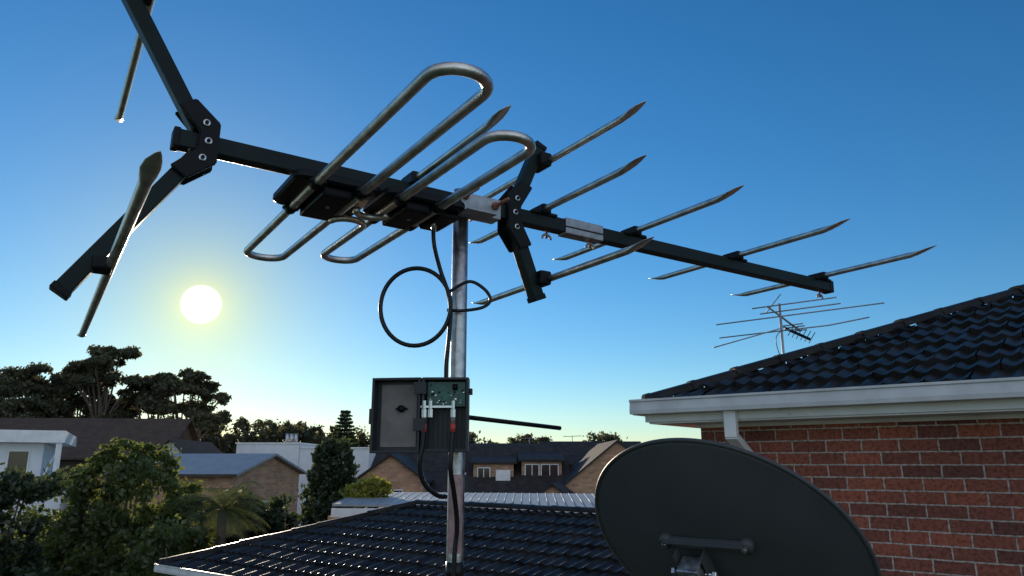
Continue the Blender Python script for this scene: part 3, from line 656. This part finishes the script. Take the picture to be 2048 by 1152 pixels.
def expo(scale,amp):
    a=NN.new("ShaderNodeMath"); a.operation='MULTIPLY'; a.inputs[1].default_value=-1/math.radians(scale); LL.new(ac.outputs[0],a.inputs[0])
    b_=NN.new("ShaderNodeMath"); b_.operation='EXPONENT'; LL.new(a.outputs[0],b_.inputs[0])
    c=NN.new("ShaderNodeMath"); c.operation='MULTIPLY'; c.inputs[1].default_value=amp; LL.new(b_.outputs[0],c.inputs[0]); return c
def tint(node,colr):
    v_=NN.new("ShaderNodeVectorMath"); v_.operation='SCALE'; v_.inputs[0].default_value=colr; LL.new(node.outputs[0],v_.inputs["Scale"]); return v_
# forward-scatter reddening close to the sun: blue is taken out of the sky colour there
att=NN.new("ShaderNodeVectorMath"); att.operation='SUBTRACT'; att.inputs[0].default_value=(1,1,1); LL.new(tint(expo(5.5,1.),(-.05,.12,.62)).outputs[0],att.inputs[1])
hs2=NN.new("ShaderNodeVectorMath"); hs2.operation='MULTIPLY'; LL.new(hs.outputs[0],hs2.inputs[0]); LL.new(att.outputs[0],hs2.inputs[1])
g1=tint(expo(1.3,5.5),(1.,.70,.15)); g2_=tint(expo(5.5,3.8),(1,.70,.18))
dr=NN.new("ShaderNodeMapRange"); dr.interpolation_type='SMOOTHSTEP'; dr.inputs["From Min"].default_value=math.radians(1.1); dr.inputs["From Max"].default_value=math.radians(1.4); dr.inputs["To Min"].default_value=60; dr.inputs["To Max"].default_value=0
LL.new(ac.outputs[0],dr.inputs["Value"]); g3_=tint(dr,(1,.97,.85))
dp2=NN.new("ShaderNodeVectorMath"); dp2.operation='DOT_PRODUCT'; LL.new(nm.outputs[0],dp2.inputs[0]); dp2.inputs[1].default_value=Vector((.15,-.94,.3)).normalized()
fill_range=NN.new("ShaderNodeMapRange"); fill_range.interpolation_type='SMOOTHSTEP'; fill_range.inputs["From Min"].default_value=-.15; fill_range.inputs["From Max"].default_value=.85; fill_range.inputs["To Min"].default_value=0; fill_range.inputs["To Max"].default_value=4.3  # warm fill added to the sky behind the camera, lifts camera-facing surfaces
LL.new(dp2.outputs["Value"],fill_range.inputs["Value"]); fill_glow=tint(fill_range,(1,.88,.74))
def addv(a,b_):
    v_=NN.new("ShaderNodeVectorMath"); v_.operation='ADD'; LL.new(a.outputs[0],v_.inputs[0]); LL.new(b_.outputs[0],v_.inputs[1]); return v_
t_=addv(addv(addv(addv(hs2,g1),g2_),g3_),fill_glow)
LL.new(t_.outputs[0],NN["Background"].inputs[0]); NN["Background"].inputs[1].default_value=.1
sd=bpy.data.lights.new("sun","SUN"); sd.energy=4.2; sd.angle=math.radians(.5); sd.color=(1,.84,.62)
so=bpy.data.objects.new("sun",sd); col.objects.link(so); so.rotation_euler=(-S).to_track_quat('-Z','Y').to_euler(); so.location=(0,0,30)
sc.view_settings.view_transform='Standard'; sc.view_settings.look='None'; sc.view_settings.exposure=0
# ---------------------------------------------------------------- camera
f=1490
c=bpy.data.cameras.new("camera"); o=bpy.data.objects.new("camera",c); col.objects.link(o)
o.location=(0,0,H); o.rotation_euler=(math.radians(103.3),0,0); c.sensor_width=36; c.lens=36*f/2048; c.clip_start=.02; c.clip_end=4000; sc.camera=o
